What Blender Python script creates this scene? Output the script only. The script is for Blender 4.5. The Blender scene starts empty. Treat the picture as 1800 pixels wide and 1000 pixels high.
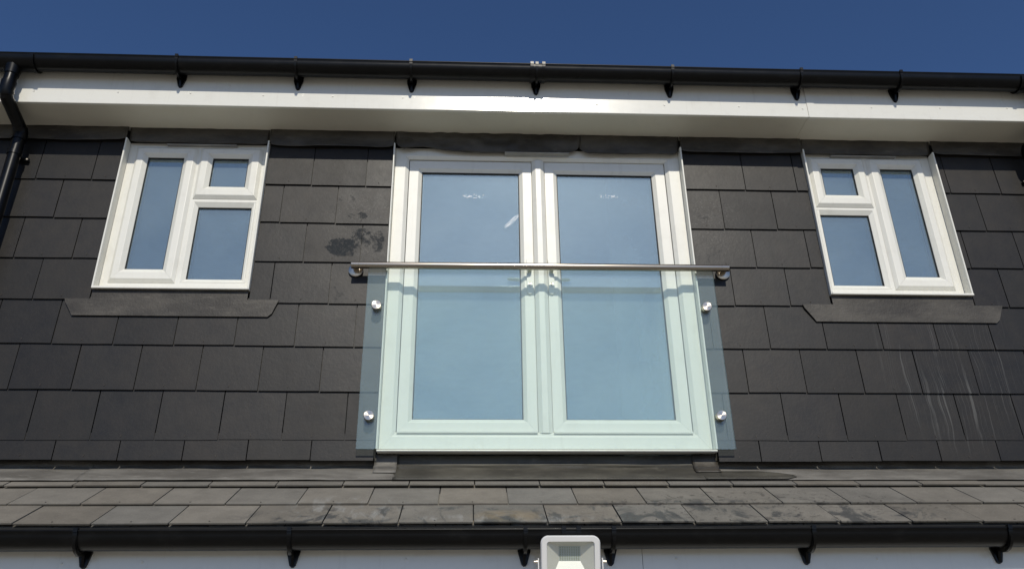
import bpy, bmesh, math, random
from mathutils import Vector, Matrix, noise
random.seed(11)
sc = bpy.context.scene
COL = sc.collection

# ------------------------------------------------------------------ camera
cam = bpy.data.cameras.new("camera")
cam.sensor_width = 36.0
cam.lens = 30.0
cam.clip_start = 0.05
cam.clip_end = 2000
co = bpy.data.objects.new("camera", cam)
COL.objects.link(co)
PITCH, YAW, ROLL = math.radians(26.64), math.radians(3.0109), math.radians(-0.7838)
F = Vector((math.sin(YAW) * math.cos(PITCH), math.cos(YAW) * math.cos(PITCH), math.sin(PITCH)))
Rt = F.cross(Vector((0, 0, 1))).normalized()
Up = Rt.cross(F)
Rr = Rt * math.cos(ROLL) + Up * math.sin(ROLL)
Ur = Up * math.cos(ROLL) - Rt * math.sin(ROLL)
M = Matrix((Rr, Ur, -F)).transposed().to_4x4()
M.translation = Vector((-0.138, -4.1038, -1.2064))
co.matrix_world = M
sc.camera = co

# ------------------------------------------------------------------ sky, sun, exposure
SUN = Vector((0.0537, -0.7809, 0.6223)).normalized()      # direction towards the sun
SUN_EL = math.asin(SUN.z)
SUN_ROT = math.atan2(SUN.x, SUN.y)
world = bpy.data.worlds.new("World")
sc.world = world
world.use_nodes = True
wn = world.node_tree
wn.nodes.clear()
sky = wn.nodes.new('ShaderNodeTexSky')
sky.sky_type = 'NISHITA'
sky.sun_disc = False
sky.sun_elevation = SUN_EL
sky.sun_rotation = SUN_ROT
sky.air_density = 0.70
sky.dust_density = 0.65
sky.ozone_density = 9.0
bg = wn.nodes.new('ShaderNodeBackground')
bg.inputs['Strength'].default_value = 0.100
wo = wn.nodes.new('ShaderNodeOutputWorld')
wn.links.new(sky.outputs[0], bg.inputs[0])
wn.links.new(bg.outputs[0], wo.inputs[0])

sun = bpy.data.lights.new("sun", 'SUN')
sun.energy = 2.95
sun.angle = math.radians(0.53)
sun.color = (1.0, 0.94, 0.82)
so = bpy.data.objects.new("sun", sun)
so.rotation_euler = SUN.to_track_quat('Z', 'Y').to_euler()
so.location = SUN * 20
COL.objects.link(so)

sc.view_settings.view_transform = 'Standard'
sc.view_settings.look = 'None'
sc.view_settings.exposure = 0.0
sc.view_settings.gamma = 1.0
sc.view_settings.use_curve_mapping = False
sc.cycles.transparent_max_bounces = 24
sc.cycles.max_bounces = 10

# ------------------------------------------------------------------ materials
def mat(name):
    m = bpy.data.materials.new(name)
    m.use_nodes = True
    nt = m.node_tree
    nt.nodes.clear()
    o = nt.nodes.new('ShaderNodeOutputMaterial')
    return m, nt, o

class N:
    """tiny node helper"""
    def __init__(s, nt):
        s.nt = nt
    def new(s, t, **kw):
        n = s.nt.nodes.new(t)
        for k, v in kw.items():
            setattr(n, k, v)
        return n
    def link(s, a, b):
        s.nt.links.new(a, b)
    def inp(s, sock, v):
        if hasattr(v, 'is_linked') or isinstance(v, bpy.types.NodeSocket):
            s.link(v, sock)
        else:
            sock.default_value = v
    def math(s, op, a, b=0.0, c=None, clamp=False):
        n = s.new('ShaderNodeMath', operation=op)
        n.use_clamp = clamp
        s.inp(n.inputs[0], a)
        s.inp(n.inputs[1], b)
        if c is not None:
            s.inp(n.inputs[2], c)
        return n.outputs[0]
    def mix(s, f, a, b):
        n = s.new('ShaderNodeMix', data_type='RGBA')
        s.inp(n.inputs[0], f)
        s.inp(n.inputs[6], a if not isinstance(a, tuple) else (*a[:3], 1))
        s.inp(n.inputs[7], b if not isinstance(b, tuple) else (*b[:3], 1))
        return n.outputs[2]
    def noise(s, scale, detail=3, rough=0.5, vec=None, out=0, dist=0.0, norm=True):
        n = s.new('ShaderNodeTexNoise')
        n.inputs['Scale'].default_value = scale
        n.inputs['Detail'].default_value = detail
        n.inputs['Roughness'].default_value = rough
        n.inputs['Distortion'].default_value = dist
        if vec is not None:
            s.link(vec, n.inputs['Vector'])
        return n.outputs[out]
    def ramp(s, v, lo, hi, smooth=True):
        n = s.new('ShaderNodeMapRange')
        n.interpolation_type = 'SMOOTHSTEP' if smooth else 'LINEAR'
        s.inp(n.inputs[0], v)
        n.inputs[1].default_value = lo
        n.inputs[2].default_value = hi
        return n.outputs[0]
    def pos(s):
        return s.new('ShaderNodeNewGeometry').outputs['Position']
    def sep(s, v):
        n = s.new('ShaderNodeSeparateXYZ')
        s.link(v, n.inputs[0])
        return n.outputs
    def scale(s, v, sc_):
        n = s.new('ShaderNodeVectorMath', operation='MULTIPLY')
        s.link(v, n.inputs[0])
        n.inputs[1].default_value = sc_
        return n.outputs[0]
    def ell(s, xyz, cx, cz, rx, rz, ax=0, az=2, soft=0.5):
        """1 inside an ellipse, falling to 0 at its rim"""
        a = s.math('DIVIDE', s.math('SUBTRACT', xyz[ax], cx), rx)
        b = s.math('DIVIDE', s.math('SUBTRACT', xyz[az], cz), rz)
        d = s.math('ADD', s.math('MULTIPLY', a, a), s.math('MULTIPLY', b, b))
        return s.ramp(d, 1.0, 1.0 - soft)
    def bump(s, h, strength, dist=0.002, nrm=None):
        n = s.new('ShaderNodeBump')
        n.inputs['Strength'].default_value = strength
        n.inputs['Distance'].default_value = dist
        s.link(h, n.inputs['Height'])
        if nrm is not None:
            s.link(nrm, n.inputs['Normal'])
        return n.outputs[0]

def principled(n, o, **kw):
    p = n.new('ShaderNodeBsdfPrincipled')
    for k, v in kw.items():
        sock = p.inputs[k.replace('_', ' ')]
        if isinstance(v, tuple) and len(v) == 3:
            v = (*v, 1)
        n.inp(sock, v)
    n.link(p.outputs[0], o.inputs[0])
    return p

def simple(name, color, rough=0.5, metal=0.0, spec=0.5, var=0.12, nscale=6.0, bump=0.0, bscale=60.0):
    m, nt, o = mat(name)
    n = N(nt)
    ps = n.pos()
    v = n.noise(nscale, 4, 0.55, ps)
    c2 = tuple(min(1, c * (1 - var)) for c in color)
    c3 = tuple(min(1, c * (1 + var)) for c in color)
    col = n.mix(n.ramp(v, 0.3, 0.7), c2, c3)
    kw = dict(Base_Color=col, Roughness=rough, Metallic=metal)
    p = principled(n, o, **kw)
    p.inputs['Specular IOR Level'].default_value = spec
    if bump:
        n.link(n.bump(n.noise(bscale, 3, 0.6, ps), bump), p.inputs['Normal'])
    return m

def make_upvc(name='white_upvc', color=(0.765, 0.75, 0.675), rough=0.32, rvar=0.14):
    m, nt, o = mat(name)
    n = N(nt)
    ps = n.pos()
    dirt = n.ramp(n.noise(9, 6, 0.65, ps), 0.5, 0.75)
    streak = n.ramp(n.noise(40, 4, 0.6, n.scale(ps, (1, 1, 0.08))), 0.54, 0.80)
    d = n.math('MULTIPLY', n.math('ADD', dirt, streak), 0.22)
    col = n.mix(d, color, (0.52, 0.49, 0.42))
    r = n.math('ADD', rough, n.math('MULTIPLY', n.noise(14, 4, 0.6, ps), rvar))
    p = principled(n, o, Base_Color=col, Roughness=r)
    n.link(n.bump(n.noise(25, 2, 0.5, ps), 0.05), p.inputs['Normal'])
    return m

def make_slate(name, dark, light, rough, roof=False, spec=0.5):
    m, nt, o = mat(name)
    n = N(nt)
    ps = n.pos()
    xyz = n.sep(ps)
    oi = n.new('ShaderNodeObjectInfo')
    rnd = oi.outputs['Random']
    big = n.ramp(n.noise(1.7, 5, 0.6, ps), 0.3, 0.7)
    mid = n.ramp(n.noise(11, 6, 0.65, ps), 0.3, 0.7)
    col = n.mix(n.math('ADD', n.math('MULTIPLY', big, 0.45), n.math('MULTIPLY', mid, 0.45)), dark, light)
    tone = n.math('ADD', 0.90 if roof else 0.74, n.math('MULTIPLY', rnd, 0.20 if roof else 0.52))
    # slight colour shift from slate to slate
    rr = n.math('FRACT', n.math('MULTIPLY', rnd, 17.3))
    tint = n.mix(rr, (1.03, 0.995, 0.95), (0.98, 1.0, 1.02))
    mul = n.new('ShaderNodeMix', data_type='RGBA', blend_type='MULTIPLY')
    mul.inputs[0].default_value = 1.0
    n.link(col, mul.inputs[6])
    n.link(tint, mul.inputs[7])
    sc_ = n.new('ShaderNodeVectorMath', operation='SCALE')
    n.link(mul.outputs[2], sc_.inputs[0])
    n.link(tone, sc_.inputs['Scale'])
    col = sc_.outputs[0]
    speck = n.ramp(n.noise(230, 2, 0.6, ps), 0.56, 0.72)
    col = n.mix(n.math('MULTIPLY', speck, 0.30), col, tuple(min(1, c * 2.0) for c in light))
    rough_s = n.math('ADD', n.math('ADD', rough - 0.05, n.math('MULTIPLY', n.math('FRACT', n.math('MULTIPLY', rnd, 7.7)), 0.09)), n.math('MULTIPLY', n.noise(8, 5, 0.7, ps), 0.18))
    blot = n.noise(12, 7, 0.74, n.scale(ps, (1.0, 1.0, 0.8)), dist=1.1)
    fine = n.noise(30, 5, 0.7, ps)
    if not roof:
        # hand and sealant smears beside the doors
        specs = [(-0.84, 1.075, 0.13, 0.085, 0.40, 0.95), (-0.74, 1.13, 0.10, 0.10, 0.44, 0.9), (-0.655, 1.11, 0.055, 0.10, 0.42, 0.8),
                 (-0.77, 1.275, 0.085, 0.035, 0.44, 0.7), (-0.80, 1.36, 0.15, 0.10, 0.52, 0.45),
                 (-0.84, 0.83, 0.10, 0.15, 0.52, 0.5), (-0.70, 0.80, 0.09, 0.09, 0.54, 0.4),
                 (1.185, 1.30, 0.11, 0.10, 0.52, 0.35), (1.16, 1.08, 0.10, 0.15, 0.50, 0.42), (1.27, 1.04, 0.12, 0.07, 0.51, 0.35),
                 (1.215, 0.60, 0.07, 0.17, 0.51, 0.38), (1.22, 0.84, 0.06, 0.09, 0.53, 0.3)]
        tot = None
        for cx, cz, rx, rz, th, amt in specs:
            e = n.ell(xyz, cx, cz, rx, rz, soft=0.75)
            q = n.math('ADD', n.math('MULTIPLY', blot, 0.62), n.math('MULTIPLY', fine, 0.38))
            k = n.math('MULTIPLY', n.ramp(n.math('MULTIPLY', q, n.math('ADD', 0.50, n.math('MULTIPLY', e, 0.50))), th + 0.01, th + 0.11), amt)
            tot = k if tot is None else n.math('MAXIMUM', tot, k)
        col = n.mix(tot, col, (0.026, 0.030, 0.033))
        rough_s = n.math('ADD', rough_s, n.math('MULTIPLY', tot, 0.18))
        # dusty bloom round the same places
        halo = n.math('MULTIPLY', n.math('MAXIMUM', n.ell(xyz, -0.72, 1.22, 0.30, 0.36, soft=1.0), n.ell(xyz, 1.2, 1.25, 0.25, 0.3, soft=1.0)),
                      n.ramp(n.noise(110, 4, 0.8, ps), 0.50, 0.72))
        col = n.mix(n.math('MULTIPLY', halo, 0.40), col, (0.20, 0.19, 0.17))
        # white drip lines under the right-hand window
        wob = n.math('MULTIPLY', n.math('SUBTRACT', n.noise(3.0, 3, 0.6, ps), 0.5), 0.055)
        xx = n.math('ADD', xyz[0], wob)
        cmb = n.new('ShaderNodeCombineXYZ')
        n.link(xx, cmb.inputs[0])
        n.link(n.math('MULTIPLY', xyz[2], 0.008), cmb.inputs[2])
        dr = n.noise(42, 1, 0.5, cmb.outputs[0])
        line = n.ramp(n.math('ABSOLUTE', n.math('SUBTRACT', dr, 0.5)), 0.019, 0.0)
        brk = n.ramp(n.noise(5, 3, 0.6, n.scale(ps, (5, 1, 0.6))), 0.36, 0.62)
        zone = n.ell(xyz, 2.40, 0.48, 0.46, 0.62, soft=0.8)
        dm = n.math('MULTIPLY', n.math('MULTIPLY', line, zone), n.math('MULTIPLY', brk, 0.20))
        col = n.mix(dm, col, (0.30, 0.30, 0.28))
    else:
        # foot marks, wet patches and lime smears down the lower roof
        st = n.noise(7, 7, 0.72, n.scale(ps, (1, 0.55, 1)), dist=0.8)
        zone = n.math('MAXIMUM', n.ell(xyz, 0.95, -0.50, 1.1, 0.22, 0, 1, soft=0.6), n.ell(xyz, -0.35, -0.50, 0.85, 0.15, 0, 1, soft=0.6))
        wet = n.math('MULTIPLY', n.ramp(st, 0.49, 0.58), zone)
        col = n.mix(n.math('MULTIPLY', wet, 0.85), col, (0.052, 0.054, 0.054))
        feet = n.math('MULTIPLY', n.ramp(n.noise(16, 4, 0.6, n.scale(ps, (1, 1.4, 1)), dist=1.5), 0.58, 0.61), n.ell(xyz, 1.15, -0.42, 0.95, 0.30, 0, 1, soft=0.6))
        col = n.mix(n.math('MULTIPLY', feet, 0.6), col, (0.045, 0.042, 0.038))
        lime = n.math('MULTIPLY', n.ramp(n.noise(20, 6, 0.7, n.scale(ps, (1.0, 0.35, 0.35)), dist=0.5), 0.48, 0.68),
                      n.math('MAXIMUM', n.ell(xyz, -0.66, -0.42, 0.34, 0.2, 0, 1, soft=0.9), n.ell(xyz, 0.02, -0.53, 0.5, 0.07, 0, 1, soft=0.9)))
        col = n.mix(n.math('MULTIPLY', lime, 0.55), col, (0.30, 0.30, 0.285))
        tan = n.math('MULTIPLY', n.ell(xyz, 0.03, -0.50, 0.19, 0.09, 0, 1, soft=1.0), n.ramp(n.noise(12, 4, 0.6, ps), 0.35, 0.6))
        col = n.mix(n.math('MULTIPLY', tan, 0.5), col, (0.24, 0.18, 0.10))
        rough_s = n.math('SUBTRACT', rough_s, n.math('MULTIPLY', wet, 0.15))
    p = principled(n, o, Base_Color=col, Roughness=rough_s)
    if roof:
        p.inputs['Specular IOR Level'].default_value = spec
    else:
        n.link(n.math('MULTIPLY', n.math('SUBTRACT', 1.0, n.math('MULTIPLY', tot, 0.75)), spec), p.inputs['Specular IOR Level'])
    h = n.math('ADD', n.math('MULTIPLY', n.noise(60, 5, 0.65, ps), 0.6), n.math('MULTIPLY', n.noise(7, 3, 0.5, ps), 1.4))
    n.link(n.bump(h, 0.35, 0.0022), p.inputs['Normal'])
    return m

def make_lead(name, base, light, rough=0.5):
    m, nt, o = mat(name)
    n = N(nt)
    ps = n.pos()
    a = n.ramp(n.noise(5, 6, 0.65, n.scale(ps, (0.6, 1.4, 1.6))), 0.35, 0.7)
    b = n.ramp(n.noise(26, 6, 0.72, n.scale(ps, (0.5, 1.5, 1.8))), 0.56, 0.74)
    col = n.mix(a, base, tuple((x + y) / 2 for x, y in zip(base, light)))
    col = n.mix(n.math('MULTIPLY', b, 0.6), col, light)
    r = n.math('ADD', rough - 0.08, n.math('MULTIPLY', n.noise(12, 5, 0.7, ps), 0.2))
    p = principled(n, o, Base_Color=col, Roughness=r, Metallic=0.0)
    p.inputs['Specular IOR Level'].default_value = 0.4
    h = n.math('ADD', n.noise(90, 4, 0.7, ps), n.math('MULTIPLY', n.noise(8, 3, 0.5, ps), 1.5))
    n.link(n.bump(h, 0.45, 0.003), p.inputs['Normal'])
    return m

def make_plastic_black():
    m, nt, o = mat('black_gutter_plastic')
    n = N(nt)
    ps = n.pos()
    dust = n.ramp(n.noise(18, 6, 0.75, n.scale(ps, (0.5, 1, 1))), 0.5, 0.8)
    col = n.mix(n.math('MULTIPLY', dust, 0.14), (0.0022, 0.0023, 0.0024), (0.045, 0.045, 0.043))
    r = n.math('ADD', 0.20, n.math('MULTIPLY', n.noise(10, 5, 0.7, ps), 0.24))
    p = principled(n, o, Base_Color=col, Roughness=r)
    p.inputs['Specular IOR Level'].default_value = 0.22
    n.link(n.bump(n.noise(5, 2, 0.5, ps), 0.12, 0.004), p.inputs['Normal'])
    return m

def make_steel(name='brushed_steel', aniso=0.6, axis='X', rough=0.21, bright=1.0):
    m, nt, o = mat(name)
    n = N(nt)
    tc = n.new('ShaderNodeTexCoord').outputs['Object']
    sc3 = {'X': (2, 400, 400), 'Y': (400, 2, 400), 'Z': (400, 400, 2)}[axis]
    g = n.noise(1.0, 2, 0.5, n.scale(tc, sc3))
    col = n.mix(g, tuple(c * bright for c in (0.33, 0.29, 0.235)), tuple(c * bright for c in (0.48, 0.43, 0.365)))
    p = principled(n, o, Base_Color=col, Metallic=1.0, Roughness=rough)
    p.inputs['Anisotropic'].default_value = aniso
    t = n.new('ShaderNodeTangent', direction_type='RADIAL')
    t.axis = axis
    n.link(t.outputs[0], p.inputs['Tangent'])
    return m

def make_pane(name, refl_ior, tint, film, marks=False, gcol=(1, 1, 1), fcol=(0.60, 0.70, 0.71)):
    """glazing: clear sheet with a mirror coat and a thin milky film, mottled to imitate cloud reflections"""
    m, nt, o = mat(name)
    n = N(nt)
    ps = n.pos()
    xyz = n.sep(ps)
    tr = n.new('ShaderNodeBsdfTransparent')
    tr.inputs[0].default_value = (*tint, 1)
    gl = n.new('ShaderNodeBsdfGlossy')
    gl.inputs['Roughness'].default_value = 0.012
    gl.inputs['Color'].default_value = (*gcol, 1)
    df = n.new('ShaderNodeBsdfDiffuse')
    df.inputs['Color'].default_value = (*fcol, 1)
    # Schlick reflectance, the same from either side of the sheet
    ge = n.new('ShaderNodeNewGeometry')
    dt = n.new('ShaderNodeVectorMath', operation='DOT_PRODUCT')
    n.link(ge.outputs['Normal'], dt.inputs[0])
    n.link(ge.outputs['Incoming'], dt.inputs[1])
    cosv = n.math('ABSOLUTE', dt.outputs['Value'])
    f0 = ((refl_ior - 1) / (refl_ior + 1)) ** 2
    refl = n.math('MULTIPLY_ADD', n.math('POWER', n.math('SUBTRACT', 1.0, cosv, clamp=True), 5.0), 1 - f0, f0)
    wav = n.bump(n.noise(2.3, 2, 0.5, ps), 0.3, 0.0010)
    n.link(wav, gl.inputs['Normal'])
    cloud_refl = n.ramp(n.noise(1.9, 5, 0.55, ps, dist=0.4), 0.25, 0.75)  # soft cloud reflections imitated by varying the film's strength
    f = n.math('MULTIPLY', film, n.math('ADD', 0.78, n.math('MULTIPLY', cloud_refl, 0.44)))
    if marks:
        a = n.math('SUBTRACT', xyz[0], 0.072)
        b = n.math('SUBTRACT', xyz[2], 1.284)
        u = n.math('ADD', n.math('MULTIPLY', a, 0.70), n.math('MULTIPLY', b, 0.71))
        v = n.math('SUBTRACT', n.math('MULTIPLY', b, 0.70), n.math('MULTIPLY', a, 0.71))
        cmb = n.new('ShaderNodeCombineXYZ')
        n.link(u, cmb.inputs[0])
        n.link(v, cmb.inputs[2])
        uv = n.sep(cmb.outputs[0])
        wipe = n.ell(uv, 0.02, 0.0, 0.075, 0.017, soft=0.7)
        wt = n.ramp(n.noise(60, 4, 0.6, n.scale(cmb.outputs[0], (0.2, 1, 2.2))), 0.36, 0.56)
        mk = n.math('MULTIPLY', wipe, wt)
        dots = n.math('MULTIPLY', n.math('MAXIMUM', n.ell(xyz, -0.125, 1.462, 0.085, 0.018, soft=0.5), n.ell(xyz, 0.655, 1.474, 0.075, 0.014, soft=0.5)),
                      n.ramp(n.noise(75, 2, 0.5, ps), 0.53, 0.60))
        sp = n.math('MULTIPLY', n.ramp(n.noise(38, 1, 0.3, ps), 0.80, 0.83), 0.5)
        mk = n.math('MAXIMUM', n.math('MAXIMUM', mk, dots), sp)
        f = n.math('MAXIMUM', f, n.math('MULTIPLY', mk, 0.80))
        n.link(n.mix(mk, fcol, (0.86, 0.85, 0.82)), df.inputs['Color'])
    m1 = n.new('ShaderNodeMixShader')
    n.inp(m1.inputs[0], f)
    n.link(tr.outputs[0], m1.inputs[1])
    n.link(df.outputs[0], m1.inputs[2])
    m2 = n.new('ShaderNodeMixShader')
    n.link(refl, m2.inputs[0])
    n.link(m1.outputs[0], m2.inputs[1])
    n.link(gl.outputs[0], m2.inputs[2])
    n.link(m2.outputs[0], o.inputs[0])
    return m

UPVC = make_upvc()
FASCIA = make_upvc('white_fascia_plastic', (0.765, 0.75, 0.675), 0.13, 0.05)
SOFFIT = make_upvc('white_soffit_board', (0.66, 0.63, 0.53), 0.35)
SLATE = make_slate('charcoal_wall_slate', (0.0098, 0.0094, 0.0090), (0.0235, 0.0198, 0.0155), 0.385, spec=0.33)
ROOFSLATE = make_slate('dusty_roof_slate', (0.128, 0.119, 0.103), (0.205, 0.190, 0.163), 0.72, roof=True, spec=0.25)
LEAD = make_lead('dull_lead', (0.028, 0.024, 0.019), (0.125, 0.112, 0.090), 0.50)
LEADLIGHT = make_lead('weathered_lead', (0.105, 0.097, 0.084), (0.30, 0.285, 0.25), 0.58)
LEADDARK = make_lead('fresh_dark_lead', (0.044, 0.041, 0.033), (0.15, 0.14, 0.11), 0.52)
BLACK = make_plastic_black()
STEEL = make_steel()
STEELY = make_steel('turned_steel', 0.80, 'Y', 0.32, bright=1.5)
CHROME = simple('bright_screw_metal', (0.80, 0.72, 0.60), 0.38, 0.7)
COPPER = simple('dull_copper_rivet', (0.030, 0.025, 0.020), 0.55, 0.3)
VENTGREY = simple('grubby_vent_strip', (0.30, 0.29, 0.27), 0.5)
GASKET = simple('black_rubber_gasket', (0.012, 0.012, 0.012), 0.5)
SPACER = simple('grey_glazing_spacer', (0.07, 0.075, 0.08), 0.4, 0.2)
PANE = make_pane('door_glazing', 2.6, (0.90, 0.95, 0.96), 0.15, marks=True, gcol=(0.84, 0.99, 0.96))
PANEW = make_pane('window_glazing', 2.45, (0.90, 0.95, 0.96), 0.12, gcol=(0.84, 0.99, 0.96))
PANEIN = make_pane('inner_glazing', 1.6, (0.94, 0.97, 0.96), 0.03)
BALGLASS = make_pane('green_tinted_safety_glass', 1.57, (0.968, 1.0, 0.988), 0.060, fcol=(0.76, 0.96, 0.86))
GEDGE = simple('green_glass_edge', (0.06, 0.11, 0.095), 0.15, 0, 0.6)
RENDER = simple('cream_wall_render', (0.62, 0.60, 0.54), 0.9, bump=0.4, bscale=180, nscale=2)
BACKING = simple('black_roofing_felt', (0.02, 0.02, 0.02), 0.9)
PLASTER = simple('pale_room_plaster', (0.55, 0.55, 0.53), 0.9)
CARPET = simple('grey_carpet', (0.18, 0.17, 0.16), 1.0)
LAMPWHITE = simple('pale_grey_lamp_housing', (0.70, 0.69, 0.66), 0.38, var=0.04)
REFLECTOR = simple('satin_reflector', (0.74, 0.72, 0.66), 0.35, 0.3, var=0.03)
LEDCHIP = simple('led_board', (0.50, 0.53, 0.51), 0.4, var=0.05)
MOSS = simple('dry_brown_moss', (0.10, 0.075, 0.04), 0.95, var=0.5, nscale=80)

m, nt, o = mat('net_curtain_fabric')
n = N(nt)
ps = n.pos()
df = n.new('ShaderNodeBsdfDiffuse'); df.inputs[0].default_value = (0.72, 0.74, 0.75, 1)
tl = n.new('ShaderNodeBsdfTranslucent'); tl.inputs[0].default_value = (0.6, 0.62, 0.63, 1)
tr = n.new('ShaderNodeBsdfTransparent')
a1 = n.new('ShaderNodeMixShader'); a1.inputs[0].default_value = 0.4
n.link(df.outputs[0], a1.inputs[1]); n.link(tl.outputs[0], a1.inputs[2])
a2 = n.new('ShaderNodeMixShader')
n.link(n.math('ADD', 0.55, n.math('MULTIPLY', n.noise(5, 3, 0.5, ps), 0.3)), a2.inputs[0])
n.link(a1.outputs[0], a2.inputs[1]); n.link(tr.outputs[0], a2.inputs[2])
n.link(a2.outputs[0], o.inputs[0])
CURTAIN = m

m, nt, o = mat('patio_paving')
n = N(nt)
ps = n.pos()
br = n.new('ShaderNodeTexBrick')
br.inputs['Color1'].default_value = (0.36, 0.325, 0.265, 1)
br.inputs['Color2'].default_value = (0.31, 0.28, 0.23, 1)
br.inputs['Mortar'].default_value = (0.16, 0.15, 0.13, 1)
br.inputs['Scale'].default_value = 1.0
br.inputs['Mortar Size'].default_value = 0.012
br.inputs['Brick Width'].default_value = 0.9
br.inputs['Row Height'].default_value = 0.6
n.link(ps, br.inputs['Vector'])
col = n.mix(n.math('MULTIPLY', n.noise(3, 6, 0.6, ps), 0.5), br.outputs[0], (0.22, 0.20, 0.16))
p = principled(n, o, Base_Color=col, Roughness=0.85)
PATIO = m

# ------------------------------------------------------------------ mesh helpers
def finish(name, bm, materials, parent=None, smooth=False, loc=None, bevel=0.0):
    if bevel:
        bmesh.ops.bevel(bm, geom=list(bm.edges), offset=bevel, segments=1, affect='EDGES', clamp_overlap=True)
    bmesh.ops.recalc_face_normals(bm, faces=bm.faces)
    me = bpy.data.meshes.new(name)
    bm.to_mesh(me)
    bm.free()
    if not isinstance(materials, (list, tuple)):
        materials = [materials]
    for q in materials:
        me.materials.append(q)
    if smooth:
        for f in me.polygons:
            f.use_smooth = True
        try:
            me.set_sharp_from_angle(angle=math.radians(35))
        except Exception:
            pass
    ob = bpy.data.objects.new(name, me)
    COL.objects.link(ob)
    if parent is not None:
        ob.parent = parent
    if loc is not None:
        ob.location = loc
    return ob

def box(bm, x0, x1, y0, y1, z0, z1, mi=0):
    v = [bm.verts.new(c) for c in ((x0, y0, z0), (x1, y0, z0), (x1, y1, z0), (x0, y1, z0), (x0, y0, z1), (x1, y0, z1), (x1, y1, z1), (x0, y1, z1))]
    for q in ((0, 1, 5, 4), (1, 2, 6, 5), (2, 3, 7, 6), (3, 0, 4, 7), (4, 5, 6, 7), (3, 2, 1, 0)):
        f = bm.faces.new([v[i] for i in q])
        f.material_index = mi
    return v

def prism(bm, pts, axis, a, b, mi=0):
    """closed polygon pts (2-D) extruded along axis from a to b"""
    def P(p, t):
        return {'x': (t, p[0], p[1]), 'y': (p[0], t, p[1]), 'z': (p[0], p[1], t)}[axis]
    A = [bm.verts.new(P(p, a)) for p in pts]
    B = [bm.verts.new(P(p, b)) for p in pts]
    k = len(pts)
    for i in range(k):
        f = bm.faces.new((A[i], A[(i + 1) % k], B[(i + 1) % k], B[i]))
        f.material_index = mi
    bm.faces.new(A).material_index = mi
    bm.faces.new(B[::-1]).material_index = mi

def tube(bm, pts, r, seg=16, cap=True, mi=0):
    """round tube along a polyline, mitred at the bends"""
    pts = [Vector(p) for p in pts]
    rings = []
    for i, p in enumerate(pts):
        if i == 0:
            d = (pts[1] - p).normalized(); sc2 = 1
        elif i == len(pts) - 1:
            d = (p - pts[-2]).normalized(); sc2 = 1
        else:
            d = ((p - pts[i - 1]).normalized() + (pts[i + 1] - p).normalized()).normalized()
        if i == 0:
            ref = Vector((0, 0, 1)) if abs(d.z) < 0.9 else Vector((1, 0, 0))
            u = d.cross(ref).normalized()
        else:
            u = (u - d * u.dot(d)).normalized()
        w = d.cross(u)
        rr = r[i] if isinstance(r, (list, tuple)) else r
        rings.append([bm.verts.new(p + (u * math.cos(t) + w * math.sin(t)) * rr) for t in [2 * math.pi * k / seg for k in range(seg)]])
    for A, B in zip(rings, rings[1:]):
        for k in range(seg):
            bm.faces.new((A[k], A[(k + 1) % seg], B[(k + 1) % seg], B[k])).material_index = mi
    if cap:
        bm.faces.new(rings[0][::-1]).material_index = mi
        bm.faces.new(rings[-1]).material_index = mi
    return rings

def ring(name, outer, inner, prof, material, parent, gap=0.0004):
    """mitred picture-frame member: outer/inner = (x0,x1,z0,z1); prof = [(t, y)] with t 0 at outer edge, 1 at inner edge"""
    bm = bmesh.new()
    ox0, ox1, oz0, oz1 = outer
    ix0, ix1, iz0, iz1 = inner
    oc = [(ox0, oz0), (ox1, oz0), (ox1, oz1), (ox0, oz1)]
    ic = [(ix0, iz0), (ix1, iz0), (ix1, iz1), (ix0, iz1)]
    yb = prof[-1][1] + 0.004
    pr = list(prof) + [(1.0, yb), (0.0, yb)]
    for s in range(4):
        a, b = s, (s + 1) % 4
        dirv = Vector((oc[b][0] - oc[a][0], oc[b][1] - oc[a][1])).normalized()
        A = []; B = []
        for t, y in pr:
            pa = Vector(oc[a]).lerp(Vector(ic[a]), t) + dirv * gap
            pb = Vector(oc[b]).lerp(Vector(ic[b]), t) - dirv * gap
            A.append(bm.verts.new((pa.x, y, pa.y)))
            B.append(bm.verts.new((pb.x, y, pb.y)))
        k = len(pr)
        for i in range(k):
            bm.faces.new((A[i], A[(i + 1) % k], B[(i + 1) % k], B[i]))
        bm.faces.new(A)
        bm.faces.new(B[::-1])
    return finish(name, bm, material, parent)

def thing(name, label, cat, loc=(0, 0, 0), group=None):
    o = bpy.data.objects.new(name, None)
    COL.objects.link(o)
    o.location = loc
    o['label'] = label
    o['category'] = cat
    if group:
        o['group'] = group
    return o

def empty_part(name, parent, label=None):
    o = bpy.data.objects.new(name, None)
    COL.objects.link(o)
    o.parent = parent
    if label:
        o['label'] = label
    return o

# ------------------------------------------------------------------ the setting
GZ = -2.85
bm = bmesh.new()
v = [bm.verts.new(c) for c in ((-400, -400, GZ), (400, -400, GZ), (400, 400, GZ), (-400, 400, GZ))]
bm.faces.new(v)
g = finish('ground', bm, PATIO)
g['kind'] = 'structure'

house = thing('house', 'black slate-hung house front with white doors between two white windows', 'house')
XL, XR = -3.75, 4.15
# openings in the upper wall: x0, x1, z0, z1
OPEN = [(-2.124, -1.312, 0.795, 1.78), (-0.597, 1.086, -0.075, 1.78), (1.816, 2.612, 0.800, 1.78)]

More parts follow.
